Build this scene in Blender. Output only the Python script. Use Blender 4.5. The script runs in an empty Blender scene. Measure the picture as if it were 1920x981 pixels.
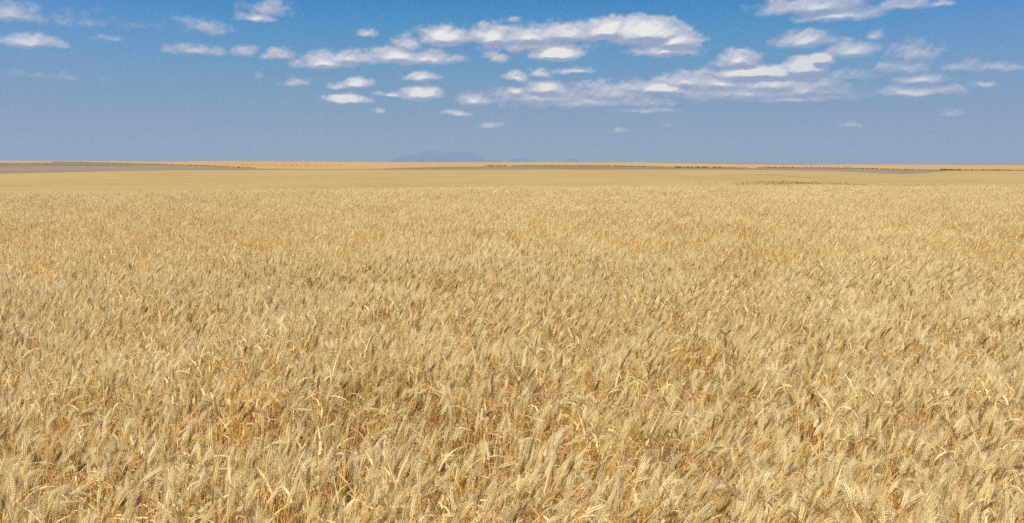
import bpy, math, random
import numpy as np
from mathutils import Vector
R = math.radians
rng = np.random.default_rng(11)
random.seed(5)
S = bpy.context.scene
COL = S.collection

# ------------------------------------------------------------------ camera
F = 1663.0                    # focal length in photo pixels (photo 1920x981)
EYE = 2.13                     # eye height above the soil
YH = 306.0                    # row of the true horizon
PITCH = math.atan((490.5 - YH) / F)
cam_d = bpy.data.cameras.new('camera'); cam = bpy.data.objects.new('camera', cam_d); COL.objects.link(cam)
cam_d.sensor_width = 36.0; cam_d.lens = 36.0 * F / 1920.0
cam_d.clip_start = 0.05; cam_d.clip_end = 120000
cam.location = (0, 0, EYE); cam.rotation_euler = (R(90) - PITCH, 0, 0)
cam_d.dof.use_dof = True; cam_d.dof.focus_distance = 9.0; cam_d.dof.aperture_fstop = 11.0
S.camera = cam

def ray(px, py):
    x = (px - 960.0) / F; y = (490.5 - py) / F
    c, s = math.cos(PITCH), math.sin(PITCH)
    return (x, c + y * s, y * c - s)          # world direction, camera looks along +Y tilted down
def az_slope(px, py):
    dx, dy, dz = ray(px, py); h = math.hypot(dx, dy)
    return math.atan2(dx, dy), dz / h
def z_at(px, py, D):
    return EYE + D * az_slope(px, py)[1]
def px_of_az(az):
    return 960.0 + F * math.tan(max(-1.2, min(1.2, az))) * (math.cos(PITCH) + math.sin(PITCH) * math.tan(PITCH) * 0.0)

# ------------------------------------------------------------------ sun, sky, exposure
SUN_EL, SUN_AZ = 54.0, -174.0     # azimuth clockwise from +Y (camera heading): behind and to the left
sun_d = bpy.data.lights.new('sun', 'SUN'); sun_d.energy = 4.8; sun_d.angle = R(0.53); sun_d.color = (1.0, 0.945, 0.83)
sun = bpy.data.objects.new('sun', sun_d); COL.objects.link(sun)
sv = Vector((math.sin(R(SUN_AZ)) * math.cos(R(SUN_EL)), math.cos(R(SUN_AZ)) * math.cos(R(SUN_EL)), math.sin(R(SUN_EL))))
sun.rotation_euler = sv.to_track_quat('Z', 'Y').to_euler(); sun.location = (0, -5, 30)
S.view_settings.view_transform = 'Standard'; S.view_settings.look = 'None'
EXPO = 0.5
S.view_settings.exposure = EXPO; S.view_settings.gamma = 1.0; S.view_settings.use_curve_mapping = False
cy = S.cycles
cy.use_denoising = False; cy.use_adaptive_sampling = False
cy.max_bounces = 7; cy.diffuse_bounces = 5; cy.glossy_bounces = 1; cy.transmission_bounces = 2; cy.volume_bounces = 0; cy.transparent_max_bounces = 6
cy.sample_clamp_indirect = 4.0

def lin(r, g, b):
    f = lambda c: (c / 255.0) / 12.92 if c <= 10 else ((c / 255.0 + 0.055) / 1.055) ** 2.4
    return (f(r), f(g), f(b), 1.0)

class NT:
    """small helper for shader node trees"""
    def __init__(s, tree): s.t = tree
    def n(s, typ, **kw):
        nd = s.t.nodes.new(typ)
        for k, v in kw.items(): setattr(nd, k, v)
        return nd
    def put(s, sock, v):
        if isinstance(v, bpy.types.NodeSocket): s.t.links.new(v, sock)
        else: sock.default_value = v
    def math(s, op, a, b=None, c=None, clamp=False):
        nd = s.n('ShaderNodeMath', operation=op, use_clamp=clamp)
        for i, v in enumerate((a, b, c)):
            if v is not None: s.put(nd.inputs[i], v)
        return nd.outputs[0]
    def vm(s, op, a, b=None, c=None):
        nd = s.n('ShaderNodeVectorMath', operation=op)
        for i, v in enumerate((a, b, c)):
            if v is not None: s.put(nd.inputs[i], v)
        return nd.outputs['Value'] if op in ('LENGTH', 'DOT_PRODUCT') else nd.outputs[0]
    def mix(s, f, a, b, mode='MIX'):
        nd = s.n('ShaderNodeMix', data_type='RGBA', blend_type=mode)
        s.put(nd.inputs[0], f); s.put(nd.inputs[6], a); s.put(nd.inputs[7], b)
        return nd.outputs[2]
    def ramp(s, f, stops, interp='LINEAR'):
        nd = s.n('ShaderNodeValToRGB'); cr = nd.color_ramp; cr.interpolation = interp
        while len(cr.elements) < len(stops): cr.elements.new(0.5)
        for e, (p, c) in zip(cr.elements, stops): e.position = p; e.color = c
        s.put(nd.inputs[0], f); return nd.outputs[0]
    def smooth(s, v, a, b, to0=0.0, to1=1.0):
        nd = s.n('ShaderNodeMapRange', interpolation_type='SMOOTHSTEP')
        s.put(nd.inputs[0], v); nd.inputs[1].default_value = a; nd.inputs[2].default_value = b
        nd.inputs[3].default_value = to0; nd.inputs[4].default_value = to1
        return nd.outputs[0]
    def noise(s, vec, scale, detail=4.0, rough=0.55, dim='3D', out=0, dist=0.0):
        nd = s.n('ShaderNodeTexNoise', noise_dimensions=dim)
        if vec is not None: s.put(nd.inputs['Vector'], vec)
        nd.inputs['Scale'].default_value = scale; nd.inputs['Detail'].default_value = detail
        nd.inputs['Roughness'].default_value = rough; nd.inputs['Distortion'].default_value = dist
        return nd.outputs[out]

# clouds of the photograph: centre, half sizes (photo pixels -> direction in the sky), body
CLOUDS = [
 # long bank above the middle
 (832,64,56,27,1.25),(925,64,58,27,1.1),(990,64,75,24,.95),(1060,57,110,26,.95),(1140,50,56,30,1.35),(1208,54,90,34,1.5),(1265,70,52,26,1.15),
 (1000,78,130,24,.6),(1250,90,74,20,.8),(1042,97,56,20,1.6),(930,103,30,16,.65),(955,36,30,8,.35),
 # bank left of the middle
 (520,100,38,16,.6),(610,112,64,20,.95),(650,105,90,17,.7),(745,101,64,22,1.0),(800,106,75,19,.8),(765,78,46,20,.6),(690,60,20,11,.55),
 (650,183,44,14,1.25),(668,154,32,14,1.05),(640,159,28,9,.55),(790,171,42,18,1.25),(735,175,32,7,.55),(790,143,44,13,.8),
 (860,210,32,8,.6),(918,233,32,8,.42),(713,207,14,8,.45),(965,142,28,14,.8),(1012,137,24,12,.65),(1080,130,42,10,.6),
 # flat bank low in the middle
 (890,184,42,16,.85),(1025,161,50,19,1.05),(965,170,28,12,.8),(1010,176,145,24,.62),(1150,168,95,26,.7),(1242,163,50,17,1.4),(1190,160,64,18,.65),
 (1110,186,210,20,.58),(1200,206,85,7,.42),
 # tall bank right of the middle
 (1290,146,78,20,.8),(1350,150,95,22,.85),(1420,134,95,18,1.35),(1508,122,46,26,1.6),(1540,110,30,16,1.7),(1450,150,125,27,.9),(1500,160,92,27,.85),
 (1405,164,200,30,.72),(1490,183,108,11,.7),(1545,150,55,20,.65),(1590,137,55,15,.42),(1385,108,46,22,.95),(1312,72,20,8,.38),
 # upper right
 (1530,5,105,24,.9),(1570,24,84,17,.9),(1470,12,54,20,.65),(1690,5,54,15,.65),(1765,5,20,10,.65),(1510,70,60,23,.95),(1595,91,52,20,.95),(1640,63,22,13,.55),
 (1715,92,44,24,.6),(1695,120,56,19,.55),(1730,146,46,12,.85),(1715,169,88,15,.85),(1655,120,32,15,.45),(1800,121,44,15,.45),(1872,123,42,13,.5),
 (1845,156,24,9,.6),(1780,210,22,8,.38),(1597,232,20,8,.5),(1255,232,20,7,.4),(1160,243,16,6,.32),
 # upper left
 (18,20,52,22,.75),(55,75,62,15,.85),(200,67,28,10,.3),(95,141,64,8,.2),(383,46,42,20,.5),(365,92,54,14,.62),(457,94,28,15,.5),(480,31,44,11,.7),
 (500,10,50,28,.34),(150,36,120,15,.17),(553,153,36,12,.5),(490,143,14,8,.28),
]

w = bpy.data.worlds.new('World'); S.world = w; w.use_nodes = True
w.node_tree.nodes.clear(); N = NT(w.node_tree)
w.cycles.sampling_method = 'MANUAL'; w.cycles.sample_map_resolution = 512
tc = N.n('ShaderNodeTexCoord')
sep = N.n('ShaderNodeSeparateXYZ'); N.put(sep.inputs[0], N.vm('NORMALIZE', tc.outputs['Generated']))
X, Y, Z = sep.outputs
az = N.math('ARCTAN2', X, Y); el = N.math('ARCSINE', Z)
sky = N.n('ShaderNodeTexSky', sky_type='NISHITA', sun_disc=False)
sky.sun_elevation = R(SUN_EL); sky.sun_rotation = R(SUN_AZ); sky.air_density = 1.0; sky.dust_density = 0.6; sky.ozone_density = 2.0; sky.altitude = 600
SKY_K = 0.10
nish = N.vm('SCALE', sky.outputs[0]); nish.node.inputs['Scale'].default_value = SKY_K
# the low band of the sky (0..12 degrees) as dusky as in the photograph, every ray sees the same
eln = N.math('DIVIDE', el, R(12.0), clamp=True)
def P(y): return min(1.0, max(0.0, math.atan(az_slope(960, y)[1]) / R(12.0)))
mid = N.ramp(eln, [(0.0, lin(150,166,186)), (P(250), lin(140,162,188)), (P(200), lin(126,160,191)), (P(120), lin(98,155,198)), (P(50), lin(68,146,200)), (P(0), lin(46,132,194)), (1.0, lin(40,122,188))])
side = N.ramp(eln, [(0.0, lin(150,162,192)), (P(250), lin(142,160,194)), (P(200), lin(130,158,196)), (P(120), lin(108,156,202)), (P(50), lin(84,146,206)), (P(0), lin(62,132,200)), (1.0, lin(52,122,194))])
sd = N.smooth(N.math('ABSOLUTE', az), R(12), R(32))
low = N.mix(sd, mid, side)
SKY_LOW = 0.97 / 2 ** EXPO
low = N.mix(1.0, low, (SKY_LOW, SKY_LOW, SKY_LOW, 1), 'MULTIPLY')
base = N.mix(N.smooth(el, R(11), R(32)), low, nish)

uv = N.n('ShaderNodeCombineXYZ'); N.put(uv.inputs[0], N.math('MULTIPLY', az, F)); N.put(uv.inputs[1], N.math('MULTIPLY', el, F))
P0 = uv.outputs[0]
def cloud_field(p, warp):
    pw = N.vm('MULTIPLY', N.vm('MULTIPLY_ADD', warp, (30, 14, 0), p), (1, 1, 0))
    acc = None
    for (cx, cyy, rx, ry, a) in CLOUDS:
        u, sl = az_slope(cx, cyy); u *= F; v = math.atan(sl) * F
        ry *= 1.22; rx *= 1.10; v -= ry * 0.30; a *= 1.12
        q = N.vm('MULTIPLY_ADD', pw, (1/rx, 1/ry, 0), (-u/rx, -v/ry, 0))
        q = N.vm('MINIMUM', q, N.vm('MULTIPLY', q, (1, 2.2, 1)))
        f = N.math('MULTIPLY_ADD', N.vm('LENGTH', q), -a, a)
        acc = f if acc is None else N.math('SMOOTH_MAX', acc, f, 0.22)
    return acc
wv = N.vm('SUBTRACT', N.noise(N.vm('MULTIPLY', P0, (1, 1.3, 1)), 1/40.0, 3, .55, out=1), (.5, .5, .5))
def puff(p): return N.math('SUBTRACT', N.noise(N.vm('MULTIPLY', p, (1, 1.15, 1)), 1/30.0, 7, .58, out=0), .5)
UP = (-1.5, 9.0, 0)
f1 = cloud_field(P0, wv); f2 = cloud_field(N.vm('ADD', P0, UP), wv)
n1 = puff(P0); n2 = puff(N.vm('ADD', P0, (-1.5, 5.0, 0)))
d1 = N.math('MULTIPLY_ADD', n1, 1.2, f1)
alpha = N.math('MULTIPLY', N.smooth(d1, -0.03, 0.48), N.math('MULTIPLY_ADD', N.smooth(N.math('ABSOLUTE', az), R(11), R(22)), -0.28, 0.96))
tt = N.math('SUBTRACT', f1, f2)
shade = N.math('MULTIPLY_ADD', tt, 0.85, 0.24)
shade = N.math('MULTIPLY_ADD', N.math('SUBTRACT', n1, n2), 1.5, shade)
shade = N.math('MULTIPLY_ADD', N.math('MULTIPLY', N.smooth(f1, .35, 1.1), N.smooth(tt, -.28, .34)), 0.55, shade, clamp=True)
ccol = N.ramp(shade, [(0.0, lin(156,167,195)), (0.35, lin(182,188,207)), (0.65, lin(210,211,221)), (1.0, lin(250,246,239))])
ccol = N.mix(1.0, ccol, (1 / 2 ** EXPO,) * 3 + (1,), 'MULTIPLY')
withc = N.mix(alpha, base, ccol)
bgA = N.n('ShaderNodeBackground'); N.put(bgA.inputs[0], base)
bgB = N.n('ShaderNodeBackground'); N.put(bgB.inputs[0], withc)
inside = N.math('MULTIPLY', N.math('GREATER_THAN', el, R(1.5)), N.math('LESS_THAN', el, R(13.0)))
inside = N.math('MULTIPLY', inside, N.math('LESS_THAN', N.math('ABSOLUTE', az), R(36)))
ms = N.n('ShaderNodeMixShader'); N.put(ms.inputs[0], inside); N.put(ms.inputs[1], bgA.outputs[0]); N.put(ms.inputs[2], bgB.outputs[0])
wo = N.n('ShaderNodeOutputWorld'); N.put(wo.inputs[0], ms.outputs[0])

# ------------------------------------------------------------------ helpers
def tag(o, label=None, cat=None, group=None, kind=None):
    if label: o['label'] = label
    if cat: o['category'] = cat
    if group: o['group'] = group
    if kind: o['kind'] = kind
    return o
def mesh_obj(name, V, faces, mats, attr=None, parent=None, matidx=None, smooth=False, link=True):
    me = bpy.data.meshes.new(name)
    me.from_pydata([tuple(v) for v in V], [], [tuple(f) for f in faces])
    for m in (mats if isinstance(mats, (list, tuple)) else [mats]): me.materials.append(m)
    if attr is not None:
        a = me.attributes.new('tint', 'FLOAT', 'POINT'); a.data.foreach_set('value', np.asarray(attr, dtype=np.float32))
    if matidx is not None: me.polygons.foreach_set('material_index', np.asarray(matidx, dtype=np.int32))
    if smooth: me.polygons.foreach_set('use_smooth', [True] * len(me.polygons))
    me.update()
    o = bpy.data.objects.new(name, me)
    if link: COL.objects.link(o)
    if parent: o.parent = parent
    return o
def mat(name, build):
    m = bpy.data.materials.new(name); m.use_nodes = True; m.node_tree.nodes.clear(); n = NT(m.node_tree)
    out = n.n('ShaderNodeOutputMaterial'); n.put(out.inputs[0], build(n)); return m
def bsdf(n, col, rough=.8, spec=.2, bump=None, bdist=.1, bstr=1.0):
    b = n.n('ShaderNodeBsdfPrincipled'); n.put(b.inputs['Base Color'], col); b.inputs['Roughness'].default_value = rough
    b.inputs['Specular IOR Level'].default_value = spec
    if bump is not None:
        bp = n.n('ShaderNodeBump'); n.put(bp.inputs['Height'], bump); bp.inputs['Distance'].default_value = bdist; bp.inputs['Strength'].default_value = bstr
        n.put(b.inputs['Normal'], bp.outputs[0])
    return b.outputs[0]

# straw: colour from the tint stored on each stalk / ear, plus a little per-plant drift
def straw(stops, transl=0.25, rough=.55, spec=.35):
    def f(n):
        at = n.n('ShaderNodeAttribute', attribute_name='tint')
        oi = n.n('ShaderNodeObjectInfo')
        geo = n.n('ShaderNodeNewGeometry')
        big = n.noise(geo.outputs['Position'], 0.45, 3, .6)
        t = n.math('ADD', at.outputs['Fac'], n.math('MULTIPLY_ADD', oi.outputs['Random'], 0.24, -0.12))
        t = n.math('ADD', t, n.math('MULTIPLY_ADD', big, 0.5, -0.25), clamp=True)
        c = n.ramp(t, stops)
        a = bsdf(n, c, rough, spec)
        tr = n.n('ShaderNodeBsdfTranslucent'); n.put(tr.inputs[0], c)
        m = n.n('ShaderNodeMixShader'); m.inputs[0].default_value = transl; n.put(m.inputs[1], a); n.put(m.inputs[2], tr.outputs[0])
        return m.outputs[0]
    return f
def C(r, g, b): return (r, g, b, 1.0)
M_EAR = mat('ripe_ear', straw([(0.0, C(.15,.088,.026)), (.16, C(.27,.17,.055)), (.29, C(.61,.45,.19)), (.7, C(.72,.555,.26)), (1.0, C(.84,.72,.46))], .14, .7, .15))
M_STEM = mat('dry_stem', straw([(0.0, C(.40,.19,.05)), (.3, C(.68,.385,.095)), (.7, C(.80,.50,.15)), (1.0, C(.86,.63,.26))], .18, .6, .2))
M_LEAF = mat('dry_leaf', straw([(0.0, C(.42,.25,.10)), (.4, C(.68,.50,.215)), (.8, C(.74,.58,.28)), (1.0, C(.82,.68,.40))], .3, .7, .15))
M_AWN = mat('awns', straw([(0.0, C(.54,.385,.16)), (.4, C(.76,.585,.28)), (1.0, C(.87,.74,.46))], .3, .7, .15))
MATS = [M_EAR, M_STEM, M_LEAF, M_AWN]

# ------------------------------------------------------------------ terrain
def curve(pts):
    xs = [p[0] for p in pts]; ys = [p[1] for p in pts]
    return lambda x: float(np.interp(x, xs, ys))
B1 = curve([(0,366),(320,361.5),(640,357.5),(960,353.5),(1280,352),(1600,349),(1920,348)])      # crest of the near crop
B2 = curve([(0,325.8),(160,322.5),(320,319.2),(480,318.9),(640,318.5),(1280,318.3),(1450,319),(1540,320.6),(1600,323),(1650,325.8),(1690,327),(1730,324.5),(1765,321),(1800,320.2),(1920,320.5)])
B3 = curve([(0,305),(100,304.6),(160,305.6),(240,307.5),(320,309.5),(400,312),(450,315),(480,316.3),(560,317.3),(640,317.6),(700,317),(760,314.5),(860,312.5),(960,311.6),(1100,311.6),(1200,313.3),(1280,315),(1380,316),(1440,315),(1600,316.5),(1700,318.8),(1765,320.2),(1800,320.0),(1920,320.3)])
B4 = curve([(0,301.8),(160,302),(330,303.4),(400,302.2),(640,303),(780,304.4),(960,304),(1200,304.8),(1280,306),(1450,308.2),(1520,309),(1600,308.6),(1760,308.9),(1920,309)])
B5 = curve([(0,303.5),(600,304.5),(630,302.6),(660,302.6),(690,305.5),(900,305.5),(1180,305),(1230,304.9),(1280,305.2),(1400,306.6),(1500,308.2),(1530,309.5),(1740,309.4),(1790,308.2),(1920,308.2)])
D1, D2, D3, D4, D5 = 120.0, 600.0, 1100.0, 2600.0, 4200.0
def crest(px):
    return (EYE - 0.86) / -az_slope(px, B1(px))[1]
def colz(px):
    """(D, z) control rows of the column under photo column px"""
    px = max(-300, min(2220, px))
    dc = crest(px)
    rows = [(d, 0.0) for d in (0.0, 4, 10, 16, 22)]
    d0 = dc - 3
    for k in (0, 3, 6, 10, 15, 21, 27): rows.append((d0 + k, -.0055 * k * k if k < 22 else -2.9 - .02*(k-22)))
    return dc, rows
def zn(px, D):
    dc, rows = colz(px)
    return float(np.interp(D, [r[0] for r in rows], [r[1] for r in rows]))
def zmid(px, D):          # top of the far crop
    zA = -2.65
    zB = z_at(px, B2(px), D2)
    if D <= 200: return zA
    t = (D - 200) / (D2 - 200); t = t * t * (3 - 2 * t) * .4 + t * .6
    return zA + (zB - zA) * t
azs = list(np.radians(np.concatenate([np.arange(-180, -42, 6.0), np.linspace(-42, 42, 281), np.arange(48, 180, 6.0)])))
def sheet(name, Ds, zf, m, close=True):
    V, Fc = [], []
    n = len(azs)
    for i, a in enumerate(azs):
        px = px_of_az(a if abs(a) < 1.0 else math.copysign(1.0, a))
        for j, D in enumerate(Ds):
            V.append((math.sin(a) * D, math.cos(a) * D, zf(px, D)))
    k = len(Ds)
    for i in range(n if close else n - 1):
        i2 = (i + 1) % n
        for j in range(k - 1):
            Fc.append((i*k+j, i*k+j+1, i2*k+j+1, i2*k+j))
    o = mesh_obj(name, V, Fc, m, smooth=True)
    # faces must look up
    if o.data.polygons[n // 2 * (k - 1)].normal.z < 0: o.data.flip_normals()
    return o
def soil(n):
    g = n.n('ShaderNodeNewGeometry'); a = n.noise(g.outputs['Position'], 3.0, 6, .6); b = n.noise(g.outputs['Position'], 40.0, 4, .6)
    c = n.ramp(a, [(.3, C(.10,.062,.035)), (.7, C(.26,.17,.09))]); c = n.mix(n.smooth(b, .5, .62), c, C(.42,.29,.14))
    return bsdf(n, c, .95, .1, n.math('ADD', a, b), .03)
M_SOIL = mat('soil', soil)
def pos_scaled(n, s):
    g = n.n('ShaderNodeNewGeometry'); return n.vm('MULTIPLY', g.outputs['Position'], s)
def midcrop(n):
    p1 = pos_scaled(n, (1, 1, 1))
    fine = n.noise(p1, .9, 5, .8); med = n.noise(pos_scaled(n, (.5, 1, 1)), .07, 5, .65); big = n.noise(pos_scaled(n, (1, .45, 1)), .012, 3, .5)
    c = n.ramp(fine, [(.28, C(.235,.148,.056)), (.5, C(.365,.247,.097)), (.72, C(.485,.355,.165))])
    c = n.mix(n.smooth(med, .35, .7), c, C(.315,.21,.070)); 
    c = n.mix(n.math('MULTIPLY', n.smooth(big, .4, .65), .5), c, C(.385,.27,.11))
    return bsdf(n, c, .9, .1, n.math('ADD', fine, n.math('MULTIPLY', med, 2.0)), .25, .6)
M_MID = mat('far_crop', midcrop)
def fallow(n):
    p = pos_scaled(n, (1, 1, 1)); a = n.noise(p, .25, 5, .7); b = n.noise(pos_scaled(n, (1, .3, 1)), .008, 3, .5)
    c = n.ramp(a, [(.3, C(.155,.113,.070)), (.7, C(.235,.175,.112))]); c = n.mix(n.math('MULTIPLY', n.smooth(b, .45, .6), .5), c, C(.26,.19,.115))
    return bsdf(n, c, .95, .05)
M_FALLOW = mat('fallow_soil', fallow)
def stubble(n):
    p = pos_scaled(n, (1, 1, 1)); a = n.noise(p, .12, 5, .7); b = n.noise(pos_scaled(n, (1, .35, 1)), .004, 4, .55)
    c = n.ramp(a, [(.3, C(.37,.20,.055)), (.7, C(.46,.265,.08))]); c = n.mix(n.math('MULTIPLY', n.smooth(b, .42, .62), .6), c, C(.42,.27,.10))
    return bsdf(n, c, .95, .05)
M_STUB = mat('stubble', stubble)
M_DARKF = mat('dark_pasture', lambda n: bsdf(n, n.ramp(n.noise(pos_scaled(n, (1, 1, 1)), .02, 4, .6), [(.3, C(.07,.065,.05)), (.7, C(.14,.115,.08))]), .95, .05))

def zground(px, D):
    pc = max(-300, min(2220, px)); dc = crest(pc)
    if D <= 90: return zn(px, D) - (0.0 if D < dc + 12 else .5)
    if D <= 200: return -3.9
    if D <= D2: return zmid(pc, D) - 0.9
    return zfar(px, D) - 1.0
def zfar(px, D):
    pc = max(-300, min(2220, px))
    z2, z3, z4, z5 = (z_at(pc, B(pc), d) for B, d in ((B2, D2), (B3, D3), (B4, D4), (B5, D5)))
    if D > D5 + 1: return float(np.interp(D, [D5, 7000, 12000, 27000], [z5, -28, -46, -95]))
    if D > D4 + 1:
        if D <= 3100: return float(np.interp(D, [D4, 3100], [z4, min(z4, z5) - 10]))
        return float(np.interp(D, [3100, D5], [min(z4, z5) - 10, z5]))
    return float(np.interp(D, [D2, D3, D4], [z2, z3, z4]))
g = sheet('ground', [0.01, 2, 4, 8, 12, 16, 20, 22, 24, 26, 28, 30, 32, 34, 36, 38, 40, 42, 44, 48, 50, 53, 56, 60, 64, 70, 80, 90, 200, 400, 600, 1100, 2600, 3100, 4200, 5200, 7000, 12000, 26000], zground, M_SOIL)
tag(g, kind='structure')
m = sheet('wheat_field', [80, 85, 90, 100, 120, 150, 200, 250, 300, 350, 400, 450, 500, 550, 600], lambda px, D: (zmid(max(-300, min(2220, px)), D) if D >= 100 else -2.75), M_MID)
tag(m, kind='structure', label='smooth pale golden crop beyond the crest of the near wheat', cat='field')
m = sheet('fallow_field', [600.0, 700, 850, 1000, 1100], zfar, M_FALLOW); tag(m, kind='structure', label='grey brown bare strip between the golden crop and the orange stubble', cat='field')
m = sheet('stubble_field', [1100.0, 1350, 1700, 2100, 2600, 2601.5, 3100], zfar, M_STUB); tag(m, kind='structure', label='orange stubble field along the skyline', cat='field')
m = sheet('distant_field', [3100.0, 3400, 3800, 4200, 4201.5, 5200, 7000, 12000, 26000], zfar, M_DARKF); tag(m, kind='structure')

# ------------------------------------------------------------------ far mountains (real ranges 20 km away, fading in the air)
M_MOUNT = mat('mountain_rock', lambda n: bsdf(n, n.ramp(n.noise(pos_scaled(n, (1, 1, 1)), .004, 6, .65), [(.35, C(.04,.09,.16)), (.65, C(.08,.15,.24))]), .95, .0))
def mountain(pts, D, depth, seed):
    px0, px1 = pts[0][0], pts[-1][0]
    xs = np.linspace(px0, px1, 90); cu = curve(pts)
    V, Fc = [], []; K = 25
    r = np.random.default_rng(seed); ph = r.uniform(0, 6.28, 40)
    for i, px in enumerate(xs):
        a, _ = az_slope(px, 300)
        top = z_at(px, cu(px), D); basez = -90.0
        for j in range(K):
            t = (j / (K - 1)) * 2 - 1
            d = D + t * depth
            env = max(0.0, 1 - abs(t)) ** 1.25
            gul = 1 - .16 * abs(math.sin(px * .21 + ph[0] + 5 * t + 1.3 * math.sin(px * .07 + ph[1]))) * abs(t) * 2
            V.append((math.sin(a) * d, math.cos(a) * d, basez + (top - basez) * env * gul))
    for i in range(len(xs) - 1):
        for j in range(K - 1): Fc.append((i*K+j, (i+1)*K+j, (i+1)*K+j+1, i*K+j+1))
    o = mesh_obj('mountain', V, Fc, M_MOUNT, smooth=True); return o
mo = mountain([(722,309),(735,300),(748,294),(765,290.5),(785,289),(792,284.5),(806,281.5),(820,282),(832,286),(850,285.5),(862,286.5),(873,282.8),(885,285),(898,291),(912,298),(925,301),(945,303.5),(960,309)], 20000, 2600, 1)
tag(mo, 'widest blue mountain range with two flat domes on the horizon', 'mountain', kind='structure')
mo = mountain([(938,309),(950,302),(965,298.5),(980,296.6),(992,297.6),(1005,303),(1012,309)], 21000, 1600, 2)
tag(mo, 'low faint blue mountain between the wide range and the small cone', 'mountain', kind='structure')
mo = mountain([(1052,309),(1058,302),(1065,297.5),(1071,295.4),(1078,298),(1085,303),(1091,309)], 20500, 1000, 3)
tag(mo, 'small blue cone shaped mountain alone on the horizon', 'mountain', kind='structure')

# ------------------------------------------------------------------ air
bm_v = [(sx * 25500, sy * 25500, z) for z in (-125.0, 380.0) for sx, sy in ((-1,-1),(1,-1),(1,1),(-1,1))]
hz = mesh_obj('haze', bm_v, [(3,2,1,0),(4,5,6,7),(0,1,5,4),(1,2,6,5),(2,3,7,6),(3,0,4,7)], [])
hm = bpy.data.materials.new('haze'); hm.use_nodes = True; hm.node_tree.nodes.clear(); n = NT(hm.node_tree)
pv = n.n('ShaderNodeVolumePrincipled'); pv.inputs['Color'].default_value = (.49, .625, .78, 1); pv.inputs['Density'].default_value = 7.6e-5; pv.inputs['Anisotropy'].default_value = 0.0
ho = n.n('ShaderNodeOutputMaterial'); n.put(ho.inputs['Volume'], pv.outputs[0]); hz.data.materials.append(hm)
tag(hz, kind='stuff')

# ------------------------------------------------------------------ wheat geometry
class Geo:
    def __init__(s): s.v = []; s.f = []; s.t = []; s.m = []
    def add(s, verts, faces, tint, mi):
        b = len(s.v); s.v.extend(verts); s.t.extend([tint] * len(verts) if not hasattr(tint, '__len__') else tint)
        s.f.extend([tuple(i + b for i in f) for f in faces]); s.m.extend([mi] * len(faces))
def frame(d):
    d = d / np.linalg.norm(d)
    up = np.array((0, 0, 1.0)) if abs(d[2]) < .9 else np.array((0, 1.0, 0))
    a = np.cross(up, d); a /= np.linalg.norm(a); return a, np.cross(d, a)
def tube(G, pts, r0, r1, tint, mi, sides=3):
    n = len(pts); vs, fs = [], []
    for i, p in enumerate(pts):
        d = pts[min(i+1, n-1)] - pts[max(i-1, 0)]
        a, b = frame(d); r = r0 + (r1 - r0) * i / (n - 1)
        for k in range(sides):
            an = 2 * math.pi * k / sides
            vs.append(p + (a * math.cos(an) + b * math.sin(an)) * r)
    for i in range(n - 1):
        for k in range(sides):
            k2 = (k + 1) % sides
            fs.append((i*sides+k, i*sides+k2, (i+1)*sides+k2, (i+1)*sides+k))
    G.add(vs, fs, tint, mi)
def path(L, lean, nod, heading, r, wob=.03):
    """points of a stalk: lean (rad) grows with height, the neck nods by nod (rad)"""
    n = 9; pts = [np.zeros(3)]; ss = np.linspace(0, 1, n)
    hx = np.array((math.cos(heading), math.sin(heading), 0.0)); ph = r.uniform(0, 6.28)
    th = 0
    for i in range(1, n):
        s = (ss[i] + ss[i-1]) / 2
        th = lean * (s ** 1.5) + nod * max(0, (s - .72) / .28) ** 2
        d = np.array((0, 0, math.cos(th))) + hx * math.sin(th)
        d[0] += wob * math.sin(ph + 7 * s); d[1] += wob * math.cos(ph + 6 * s)
        pts.append(pts[-1] + d * L / (n - 1))
    dth = lean + nod
    return pts, dth, hx
def spikelet(G, p, d, side, nrm, ln, wd, tint, lod):
    if lod:
        vs = [p, p + d*ln*.4 + side*wd, p + d*ln*.4 + nrm*wd*.8, p + d*ln*.4 - side*wd, p + d*ln*.4 - nrm*wd*.8, p + d*ln]
        G.add(vs, [(0,1,2),(0,2,3),(0,3,4),(0,4,1),(5,2,1),(5,3,2),(5,4,3),(5,1,4)], tint, 0)
    else:
        vs = [p]
        for q, w in ((.28, .9), (.62, .85)):
            for k in range(5):
                an = k * 2 * math.pi / 5
                vs.append(p + d*ln*q + (side*math.cos(an) + nrm*math.sin(an)*.8) * wd * w)
        vs.append(p + d*ln)
        fs = []
        for k in range(5):
            k2 = (k + 1) % 5
            fs += [(0, 1+k2, 1+k), (1+k, 1+k2, 6+k2, 6+k), (6+k, 6+k2, 11)]
        G.add(vs, fs, tint, 0)
def awn(G, p, d, ln, wd, bend, tint):
    a, b = frame(d); an = rng.uniform(0, 6.28); s = a*math.cos(an) + b*math.sin(an); u = np.cross(d, s)
    m_ = p + d*ln*.5 + bend*ln*.06; e = p + d*ln + bend*ln*.28
    G.add([p - s*wd, p + s*wd, m_ - s*wd*.8, m_ + s*wd*.8, e], [(0,1,3,2),(2,3,4)], tint, 3)
    if wd > 3e-4: G.add([p - u*wd, p + u*wd, m_ - u*wd*.8, m_ + u*wd*.8, e], [(0,1,3,2),(2,3,4)], tint, 3)
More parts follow.
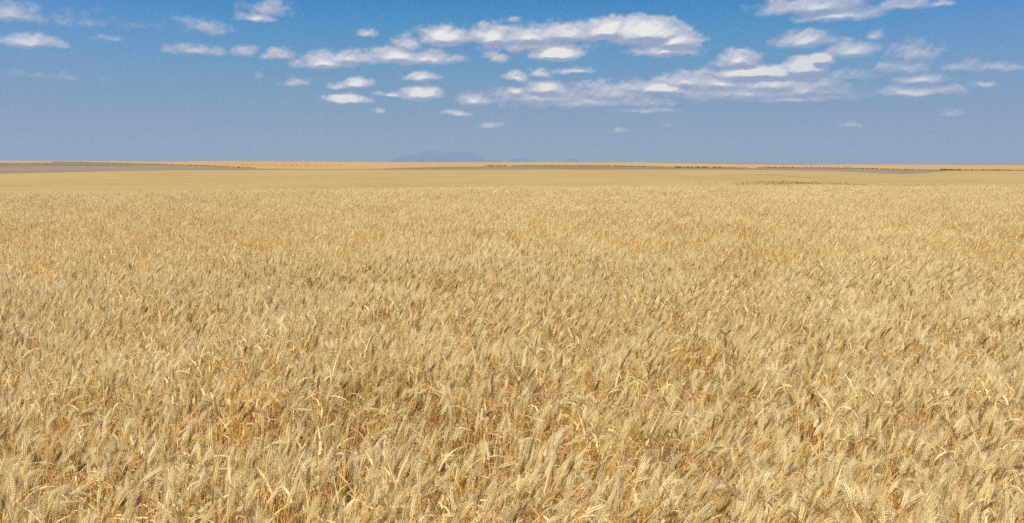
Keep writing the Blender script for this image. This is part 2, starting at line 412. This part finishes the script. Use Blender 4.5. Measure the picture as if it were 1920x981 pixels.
def ear(G, p, th, hx, r, lod, tint, L=None, nsp=None):
    """bearded ear; th: tilt from vertical at the neck, it curls a little more along its length"""
    L = L or r.uniform(.060, .084); curl = r.uniform(-.05, .25)
    nsp = nsp or (9 if lod else 18)
    sd = np.cross(hx, (0, 0, 1.0)); roll = r.uniform(0, 3.14)
    prev = np.array(p)
    awn_n = 0
    for k in range(nsp):
        s = k / (nsp - 1); t = th + curl * s
        ax = np.array((0, 0, math.cos(t))) + hx * math.sin(t); ax /= np.linalg.norm(ax)
        nr = np.cross(ax, sd); side = sd * math.cos(roll) + nr * math.sin(roll); nrm = np.cross(ax, side)
        env = (.72 + .5 * math.sin(math.pi * min(1, s * .95 + .08))) * (1 - .25 * s)
        sg = 1 if k % 2 else -1
        base = prev + side * sg * .0019
        ln = (.0118 if not lod else .0155) * env; wd = (.0021 if not lod else .0029) * env
        for q in ((-.5, .5) if not lod else (0,)):
            d = ax * .93 + side * sg * (.27 if k < nsp - 2 else .12) + nrm * q * .34; d /= np.linalg.norm(d)
            spikelet(G, base + nrm * q * .003, d, side, nrm, ln, wd, tint + r.uniform(-.07, .07), lod)
            if (not lod) or (lod and (k % 2 == 0 or k > nsp - 3)):
                dd = ax * 1.0 + side * sg * r.uniform(.10, .50) + nrm * (q * .8 + r.uniform(-.25, .25)); dd /= np.linalg.norm(dd)
                awn(G, base + d * ln * .85, dd, r.uniform(.032, .064), 2.0e-4 if not lod else 4.4e-4, side * sg, min(1, tint + r.uniform(.05, .35)))
        prev = prev + ax * L / nsp
    return prev
def leaf(G, p, heading, r, tint):
    L = r.uniform(.10, .24); w = r.uniform(.0015, .005); n = 6
    hx = np.array((math.cos(heading), math.sin(heading), 0)); sd = np.array((-hx[1], hx[0], 0))
    th = r.uniform(.15, .7); k = r.uniform(.05, .34) if r.random() < .85 else r.uniform(.4, .7); vs = []; q = np.array(p); tw = r.uniform(-2.5, 2.5)
    for i in range(n + 1):
        s = i / n; a = tw * s
        nrm = np.array((0, 0, math.sin(th))) - hx * math.cos(th)
        w_ = w * (1 - s ** 2) + .0004; sv_ = sd * math.cos(a) + nrm * math.sin(a)
        vs += [q - sv_ * w_, q + sv_ * w_]
        d = np.array((0, 0, math.cos(th))) + hx * math.sin(th); q = q + d * L / n; th += k
    G.add(vs, [(2*i, 2*i+1, 2*i+3, 2*i+2) for i in range(n)], tint, 2)
def pick_tint(r):
    u = r.random()
    return r.uniform(0.0, .16) if u < .11 else (r.uniform(.86, 1.0) if u > .95 else r.uniform(.36, .74))
def stalk(G, x, y, r, lod, L, lean, nod, heading, tint):
    pts, th, hx = path(L, lean, nod, heading, r)
    off = np.array((x, y, 0.0)); pts = [p + off for p in pts]
    st = min(1, max(0, .45 + r.uniform(-.35, .35)))
    tube(G, pts if not lod else pts[::2], .0021, .0012, st, 1)
    ear(G, pts[-1], th, hx, r, lod, tint)
    for _ in range(2 if not lod else 1):
        i = r.integers(2, 8); leaf(G, pts[i], r.uniform(0, 6.28), r, r.uniform(0, 1))
def clump(seed, lod, n, size):
    r = np.random.default_rng(seed); G = Geo()
    for _ in range(n):
        x, y = r.uniform(-size, size, 2)
        wild = r.random() < .12
        lean = r.uniform(-.08, .34) if not wild else r.uniform(.2, .8)
        nod = abs(r.normal(.12, .20)) if not wild else r.uniform(.3, 1.1)
        hd = r.normal(0, .95) if not wild else r.uniform(0, 6.28)
        L = r.normal(.80, .06) + .05 * lean + (.04 if nod > .8 else 0)
        stalk(G, x, y, r, lod, L, lean, nod, hd, pick_tint(r))
    # broken and thin blades low in the stand
    for _ in range(n if not lod else n // 2):
        x, y = r.uniform(-size, size, 2); leaf(G, (x, y, r.uniform(.35, .80)), r.uniform(0, 6.28), r, r.uniform(0, 1))
    return G
lib = bpy.data.collections.new('wheat_variants_near'); lib2 = bpy.data.collections.new('wheat_variants_far')
NV = 18
for i in range(NV):
    G = clump(100 + i, False, 15, .15); o = mesh_obj('wheat_tuft_near_%02d' % i, G.v, G.f, MATS, G.t, matidx=G.m, link=False); lib.objects.link(o)
    G = clump(300 + i, True, 16, .17); o = mesh_obj('wheat_tuft_far_%02d' % i, G.v, G.f, MATS, G.t, matidx=G.m, link=False); lib2.objects.link(o)

# low-frequency fields over the ground: stand height, gaps, wind heading
def vnoise(x, y, sc, seed):
    r = np.random.default_rng(seed); T = r.random((64, 64))
    u, v = x / sc + 31.3, y / sc + 17.7; i, j = math.floor(u), math.floor(v); fu, fv = u - i, v - j
    fu = fu*fu*(3-2*fu); fv = fv*fv*(3-2*fv)
    g_ = lambda a, b: T[a % 64, b % 64]
    return (g_(i,j)*(1-fu)+g_(i+1,j)*fu)*(1-fv) + (g_(i,j+1)*(1-fu)+g_(i+1,j+1)*fu)*fv
_T = {}
def vn(x, y, sc, seed):
    if seed not in _T: _T[seed] = np.random.default_rng(seed).random((64, 64))
    T = _T[seed]
    u, v = x / sc + 31.3, y / sc + 17.7; i, j = math.floor(u), math.floor(v); fu, fv = u - i, v - j
    fu = fu*fu*(3-2*fu); fv = fv*fv*(3-2*fv)
    return (T[i%64,j%64]*(1-fu)+T[(i+1)%64,j%64]*fu)*(1-fv) + (T[i%64,(j+1)%64]*(1-fu)+T[(i+1)%64,(j+1)%64]*fu)*fv
def stand(x, y):
    h = .94 + .10 * vn(x, y, 1.1, 7) + .06 * vn(x, y, .37, 8)          # scale of plant height
    return h
def wind(x, y):
    px = 960 + F * x / max(1, y)
    base_ = .045 + .20 * min(1.3, max(-.4, (px - 500) / 1300.0))           # extra tilt towards +x, stronger on the right
    return base_ + .16 * (vn(x, y, .9, 9) - .5) * 2, (vn(x, y, 1.6, 10) - .5) * 1.1
def scatter(name, dmin, dmax, dens, coll, label):
    pts, rot, sc, idx = [], [], [], []
    r = np.random.default_rng(int(dmin * 10) + 3)
    amax = R(64) if dmin < 5 else R(40)
    n = int(dens * amax * (dmax**2 - dmin**2))
    for _ in range(n):
        D = math.sqrt(r.uniform(dmin**2, dmax**2)); a = r.uniform(-amax, amax)
        px = px_of_az(a); dc = crest(max(-200, min(2120, px)))
        if D > dc + 5: continue
        x, y = math.sin(a) * D, math.cos(a) * D
        gap = vn(x, y, .55, 12) * .6 + vn(x, y, .23, 13) * .4
        if gap < (.365 if D < 5.5 else .30) and r.random() < .85: continue
        w1, w2 = wind(x, y); h = stand(x, y)
        hd = r.normal(0, .35) + w2 * .5
        # tilt: rotate about y (towards +x), small rotation about x
        pts.append((x, y, zn(px, D))); rot.append((r.normal(0, .05), w1 + r.normal(0, .05), hd)); sc.append(h * r.uniform(.96, 1.05)); idx.append(int(r.integers(0, NV)))
    me = bpy.data.meshes.new(name); me.vertices.add(len(pts)); me.vertices.foreach_set('co', np.array(pts, dtype=np.float32).ravel())
    a_ = me.attributes.new('rot', 'FLOAT_VECTOR', 'POINT'); a_.data.foreach_set('vector', np.array(rot, dtype=np.float32).ravel())
    a_ = me.attributes.new('size', 'FLOAT', 'POINT'); a_.data.foreach_set('value', np.array(sc, dtype=np.float32))
    a_ = me.attributes.new('pick', 'INT', 'POINT'); a_.data.foreach_set('value', np.array(idx, dtype=np.int32))
    o = bpy.data.objects.new(name, me); COL.objects.link(o)
    ng = bpy.data.node_groups.new(name, 'GeometryNodeTree')
    ng.interface.new_socket('Geometry', in_out='INPUT', socket_type='NodeSocketGeometry'); ng.interface.new_socket('Geometry', in_out='OUTPUT', socket_type='NodeSocketGeometry')
    gi = ng.nodes.new('NodeGroupInput'); go = ng.nodes.new('NodeGroupOutput')
    ip = ng.nodes.new('GeometryNodeInstanceOnPoints'); ci = ng.nodes.new('GeometryNodeCollectionInfo')
    ci.inputs[0].default_value = coll; ci.inputs[1].default_value = True; ci.inputs[2].default_value = True
    def na(nm, ty):
        q = ng.nodes.new('GeometryNodeInputNamedAttribute'); q.data_type = ty; q.inputs[0].default_value = nm; return q.outputs[0]
    ip.inputs['Pick Instance'].default_value = True
    L_ = ng.links.new
    L_(gi.outputs[0], ip.inputs['Points']); L_(ci.outputs[0], ip.inputs['Instance']); L_(na('pick', 'INT'), ip.inputs['Instance Index'])
    e2r = ng.nodes.new('FunctionNodeEulerToRotation'); L_(na('rot', 'FLOAT_VECTOR'), e2r.inputs[0]); L_(e2r.outputs[0], ip.inputs['Rotation'])
    L_(na('size', 'FLOAT'), ip.inputs['Scale']); L_(ip.outputs[0], go.inputs[0])
    md = o.modifiers.new('scatter', 'NODES'); md.node_group = ng
    tag(o, label, 'wheat crop', kind='stuff'); print(name, len(pts), 'tufts'); return o
scatter('wheat_crop', 1.0, 12.0, 25, lib, 'mass of ripe golden wheat filling the near ground')
scatter('wheat_crop', 12.0, 60.0, 19, lib2, 'ripe golden wheat running back to the crest of the field')

# ------------------------------------------------------------------ the wheat stalks that show largest: each a thing (stem, ear, leaf)
def make_stalk(seed, L, lean, nod, hd, tint, earL=None):
    r = np.random.default_rng(seed)
    root = bpy.data.objects.new('wheat_stalk', None); COL.objects.link(root); root.empty_display_size = .05
    pts, th, hx = path(L, lean, nod, hd, r)
    def part(nm, G): return mesh_obj(nm, G.v, G.f, MATS, G.t, matidx=G.m, parent=root)
    G = Geo(); tube(G, pts, .0022, .0013, .5 + r.uniform(-.25, .25), 1, 5); part('stem', G)
    G = Geo(); tip = ear(G, pts[-1], th, hx, r, False, tint, L=earL, nsp=18); part('ear', G)
    G = Geo(); leaf(G, pts[5], hd + r.uniform(-1.5, 1.5), r, r.uniform(.4, 1)); part('leaf', G)
    root['_ear'] = tuple(float(c) for c in (np.array(pts[-1]) + tip) / 2)
    return root
def copy_stalk(src):
    c = src.copy(); COL.objects.link(c)
    for ch in src.children:
        k = ch.copy(); COL.objects.link(k); k.parent = c
    return c
def seat(o, px, py, extra=0.0):
    """stand the stalk on the soil so that its ear is seen at (px, py) of the photograph"""
    e = Vector(o['_ear']); e.rotate(o.rotation_euler); e = e * o.scale[0]
    d = Vector(ray(px, py)); t = (e.z - EYE) / d.z
    p = Vector((0, 0, EYE)) + d * t
    o.location = (p.x - e.x, p.y - e.y, 0.0)
SPECIAL = [ # px, py, L, lean, nod, heading, tint, label
 (1262,905,.90,.55,.62,.15,.72,'long pale wheat stalk bowed right, its plump ear almost level near the bottom edge'),
 (995,845,.93,.10,.12,.2,.02,'dark brown upright wheat ear standing between pale ears below the centre'),
 (1440,795,.90,.28,.22,.1,.03,'dark brown wheat ear tilting right, lowest dark one right of centre'),
 (1625,770,.90,.45,.30,.1,.05,'brown wheat ear leaning right among pale ones, farther right than the lowest dark ear'),
 (1685,775,.92,.40,.35,-.1,.08,'thin brown wheat ear leaning right beside another brown leaning ear'),
 (1800,790,.91,.35,.5,.3,.98,'cream white wheat ear leaning right near the right side'),
 (655,795,.91,.15,.1,.5,1.0,'cream white upright wheat ear left of centre above the stubbly gap'),
 (285,890,.92,.35,.55,.2,.95,'straw pale wheat ear pointing up right over dark stems in the lower left'),
 (150,800,.90,.42,.75,.1,.85,'pale wheat ear bent right over the brown gap at lower left'),
 (570,880,.88,.25,.2,2.9,.95,'pale wheat ear tipping left, low left of centre'),
 (895,790,.93,.08,.08,.4,.9,'tall pale upright wheat ear just below the centre'),
 (1075,830,.92,.55,.7,.1,.62,'golden wheat ear nodding level to the right below the centre'),
 (1750,835,.92,.5,.8,.15,.6,'golden wheat ear curling right and down in the lower right'),
 (35,800,.91,.3,.3,.2,.06,'brown wheat ear leaning right at the far left edge'),
]
for i, (px, py, L, le, no, hd, ti, lab) in enumerate(SPECIAL):
    o = make_stalk(900 + i, L, le, no, hd, ti, earL=.088); seat(o, px, py)
    tag(o, lab, 'wheat stalk', 'wheat stalks standing in the front rows')
protos = []
rr = np.random.default_rng(77)
for i in range(12):
    le = [.15,.3,.45,.2,.35,.5,.1,.25,.6,.3,.2,.4][i]; no = [.2,.3,.5,.1,.7,.3,.1,.9,.6,.4,.2,1.2][i]
    protos.append(make_stalk(700 + i, .87 + .03 * rr.random(), le, no, [0,.3,-.3,.6,.1,-.1,1.6,.2,0,-.5,-1.4,.3][i], [.5,.6,.42,.06,.7,.55,.66,.5,.65,.04,.6,.72][i]))
cells = [(cx, ry) for ry in range(11) for cx in range(26)]
for i, (cx, ry) in enumerate(cells):
    py = 968 - ry * 24 + rr.uniform(-11, 11); px = 10 + (cx + .5 + rr.uniform(-.45, .45)) * 1900 / 26
    k = int(rr.integers(0, 12))
    o = protos[i] if i < 12 else copy_stalk(protos[k])
    o.rotation_euler = (rr.normal(0, .04), rr.normal(.03, .05) + .10 * (px - 700) / 1200, rr.normal(0, .3)); o.scale = (rr.uniform(.985, 1.05),) * 3
    seat(o, px, py)
    tag(o, 'ripe bearded wheat stalk with straw coloured ear in the front rows of the crop', 'wheat stalk', 'wheat stalks standing in the front rows')
for o in list(COL.objects):
    if '_ear' in o: del o['_ear']

# ------------------------------------------------------------------ shrubs and verges on the far field edges
def leafmat(name, a, b):
    return mat(name, lambda n: bsdf(n, n.ramp(n.noise(pos_scaled(n, (1, 1, 1)), .6, 3, .6), [(.35, a), (.65, b)]), .8, .1))
M_SHRUB = leafmat('shrub_leaves', C(.05,.055,.022), C(.13,.13,.05))
M_BROWNSH = leafmat('brown_shrub_leaves', C(.09,.06,.035), C(.17,.12,.06))
M_WEED = leafmat('weed_leaves', C(.19,.18,.055), C(.38,.32,.115))
M_VERGE = leafmat('verge_grass', C(.16,.135,.06), C(.33,.26,.12))
def bush_mesh(seed, nleaf, w_, h_, m, leafs):
    r = np.random.default_rng(seed); V, Fc = [], []
    lobes = [(r.uniform(-w_*.6, w_*.6), r.uniform(-w_*.4, w_*.4), r.uniform(.25, .75) * h_, r.uniform(.3, .55) * w_) for _ in range(6)]
    for _ in range(nleaf):
        lx, ly, lz, lr = lobes[r.integers(0, 6)]
        d = r.normal(size=3); d /= np.linalg.norm(d); p = np.array((lx, ly, lz)) + d * lr * r.uniform(.5, 1.0) * np.array((1, 1, .8)); p[2] = max(.03, p[2])
        a = r.normal(size=3); a /= np.linalg.norm(a); b = np.cross(a, r.normal(size=3)); b /= np.linalg.norm(b)
        s = leafs * r.uniform(.6, 1.4); k = len(V)
        V += [p - a*s, p + b*s*.6, p + a*s, p - b*s*.6]; Fc.append((k, k+1, k+2, k+3))
    G = Geo(); tube(G, [np.array((0, 0, 0.0)), np.array((.05, 0, h_*.4)), np.array((.15, .05, h_*.7))], .06, .02, .3, 0); b = len(V)
    V += list(G.v); Fc += [tuple(i + b for i in f) for f in G.f]
    me = bpy.data.meshes.new('shrub'); me.from_pydata([tuple(v) for v in V], [], Fc); me.materials.append(m); return me
SH = [bush_mesh(i, 220, 1.5, 1.9, M_SHRUB, .22) for i in range(4)]; SHB = [bush_mesh(20 + i, 200, 1.3, 1.5, M_BROWNSH, .22) for i in range(3)]
def zf_at(px, D): return zfar(px, D)
def shrub_run(px0, px1, n, yf, D, smin, smax, meshes, label, group, seed, jit=.5):
    r = np.random.default_rng(seed)
    for i in range(n):
        px = px0 + (px1 - px0) * (i + r.uniform(0, 1)) / n
        a, _ = az_slope(px, yf(px)); d = D + r.uniform(-jit, jit) * 14
        o = bpy.data.objects.new('shrub', meshes[int(r.integers(0, len(meshes)))]); COL.objects.link(o)
        s = r.uniform(smin, smax); o.scale = (s * r.uniform(.9, 1.5), s, s); o.rotation_euler = (0, 0, r.uniform(0, 6.28))
        o.location = (math.sin(a) * d, math.cos(a) * d, zf_at(px, d) - .05)
        tag(o, label, 'shrub', group)
e3 = lambda px: B3(px)
shrub_run(150, 330, 26, e3, D3, .35, .8, SH + SHB, 'small dark shrub on the edge above the grey brown fallow strip at far left', 'shrubs above the left fallow strip', 1)
shrub_run(330, 470, 26, e3, D3, .4, .9, SH, 'small olive shrub where the left fallow strip narrows to a point', 'shrubs where the left fallow strip ends', 2)
shrub_run(912, 950, 13, e3, D3, .7, 1.1, SHB + SH, 'dark bush of the short isolated clump below the two small far mountains', 'bushes of the short isolated clump', 3)
shrub_run(975, 1130, 26, e3, D3, .35, .8, SH + SHB, 'small dark shrub in the thin broken line below the cone mountain', 'shrubs in the broken line below the cone mountain', 4)
shrub_run(1130, 1280, 30, e3, D3, .5, 1.0, SH, 'low green shrub on the edge of the orange stubble right of the cone mountain', 'shrubs right of the cone mountain', 5)
shrub_run(1262, 1378, 30, e3, D3, .6, 1.25, SH, 'dense dark green shrub in the thickest hedge run right of centre', 'shrubs of the thickest hedge run', 6)
shrub_run(1430, 1640, 38, e3, D3, .55, 1.0, SH, 'dark green shrub on the edge between the orange stubble and the right fallow strip', 'shrubs above the right fallow strip', 7)
shrub_run(1640, 1760, 12, e3, D3, .5, 1.0, SH + SHB, 'scattered low shrub above the sagging end of the right fallow strip', 'scattered shrubs above the sagging fallow', 8)
shrub_run(1762, 1802, 16, e3, D3, .7, 1.35, SH, 'dark green bush in the compact clump near the right side of the field edge', 'bushes of the compact right clump', 9)
shrub_run(1802, 1910, 20, e3, D3, .6, 1.1, SH + SHB, 'small shrub at the right end of the hedge line beyond the crop', 'shrubs at the right end of the hedge', 10)
arc = curve([(440,311),(520,310.6),(580,312),(640,315)])
shrub_run(450, 640, 36, arc, 1500, .5, 1.0, SHB + SH, 'small brown shrub dotted across the orange stubble left of the mountains', 'shrubs dotted on the left stubble', 11, 8)

def tufts(name, runs, m, label, cat, seed):
    r = np.random.default_rng(seed); V, Fc = [], []
    for px0, px1, n, D, dj, h0, h1, zf in runs:
        for _ in range(n):
            px = r.uniform(px0, px1); a, _ = az_slope(px, 315); d = D(px) + r.normal(0, dj)
            c = np.array((math.sin(a) * d, math.cos(a) * d, zf(px, d)))
            for _ in range(5):
                h = r.uniform(h0, h1); an = r.uniform(0, 6.28); le = r.uniform(0, .6)
                s = np.array((math.cos(an), math.sin(an), 0)) * h * .16; o2 = r.normal(0, h * .35, 3); o2[2] = 0
                t = c + o2 + np.array((math.cos(an+1) * le * h, math.sin(an+1) * le * h, h)); k = len(V)
                mm = (c + o2 + t) / 2 + s * .3
                V += [c + o2 - s*.4, c + o2 + s*.4, mm + s, t, mm - s]; Fc.append((k, k+1, k+2, k+3, k+4))
    o = mesh_obj(name, V, Fc, m); tag(o, label, cat, kind='stuff'); return o
k3 = lambda px: D3 + 6
def find_D(px, py, zf, lo, hi):
    for d in np.linspace(hi, lo, 300):           # farthest point of the column that is seen at row py
        if (zf(px, d) - EYE) / d <= az_slope(px, py)[1]: return d
    return lo
_kx = np.linspace(-20, 250, 12); _kd = [find_D(x, float(np.interp(x, [0, 60, 130, 250], [308.6, 308.8, 310.2, 310.8])), zfar, D2, D3) for x in _kx]
kin = lambda px: float(np.interp(px, _kx, _kd))
tufts('verge_grass', [(100, 480, 1500, k3, 7, .4, 1.2, zfar), (960, 1400, 2200, k3, 7, .4, 1.4, zfar), (1420, 1920, 2200, k3, 7, .4, 1.2, zfar), (-20, 250, 900, kin, 6, .3, .9, zfar)], M_VERGE, 'dry olive grass verge running along the far field edges', 'grass', 4)
# weeds in the dip of the far crop
wl = lambda px: float(np.interp(px, [1380, 1440, 1500, 1560, 1700, 1920], [212, 222, 222, 216, 206, 200]))
zt = lambda px, d: zmid(px, d) - .15
tufts('weeds', [(1440, 1600, 150, wl, 9, .25, .6, zt), (1465, 1540, 160, wl, 3, .2, .5, zt), (1300, 1440, 30, wl, 9, .25, .5, zt), (1700, 1780, 120, wl, 6, .25, .5, zt), (1380, 1480, 120, wl, 8, .25, .5, zt), (1560, 1920, 900, wl, 3, .15, .42, zt), (1880, 1925, 60, wl, 4, .3, .6, zt)], M_WEED, 'green weeds growing through the crop in the dip on the right', 'weeds', 5)

# shallow swale where the crop lies flat, winding down the far crop
TR = [(1395,326.6),(1430,327.6),(1460,329.2),(1500,332),(1540,334.6)]
V, Fc = [], []
for i, px in enumerate(np.linspace(1395, 1540, 40)):
    py = float(np.interp(px, [t[0] for t in TR], [t[1] for t in TR])); a, _ = az_slope(px, py)
    zf = lambda q, d: zmid(q, d); wd = 7 * math.sin(math.pi * (i + .4) / 40.0)
    d = find_D(px, py, zf, 150, 600)
    for dd in (d - wd, d + wd): V.append((math.sin(a) * dd, math.cos(a) * dd, zmid(px, dd) + .03))
    if i: Fc.append((2*i-2, 2*i, 2*i+1, 2*i-1))
M_TR = mat('flattened_crop', lambda n: bsdf(n, n.ramp(n.noise(pos_scaled(n, (1, 1, 1)), .5, 4, .6), [(.3, C(.24,.15,.05)), (.7, C(.34,.22,.08))]), .95, .05))
o = mesh_obj('path', V, Fc, M_TR)
if o.data.polygons[0].normal.z < 0: o.data.flip_normals()
tag(o, kind='structure')
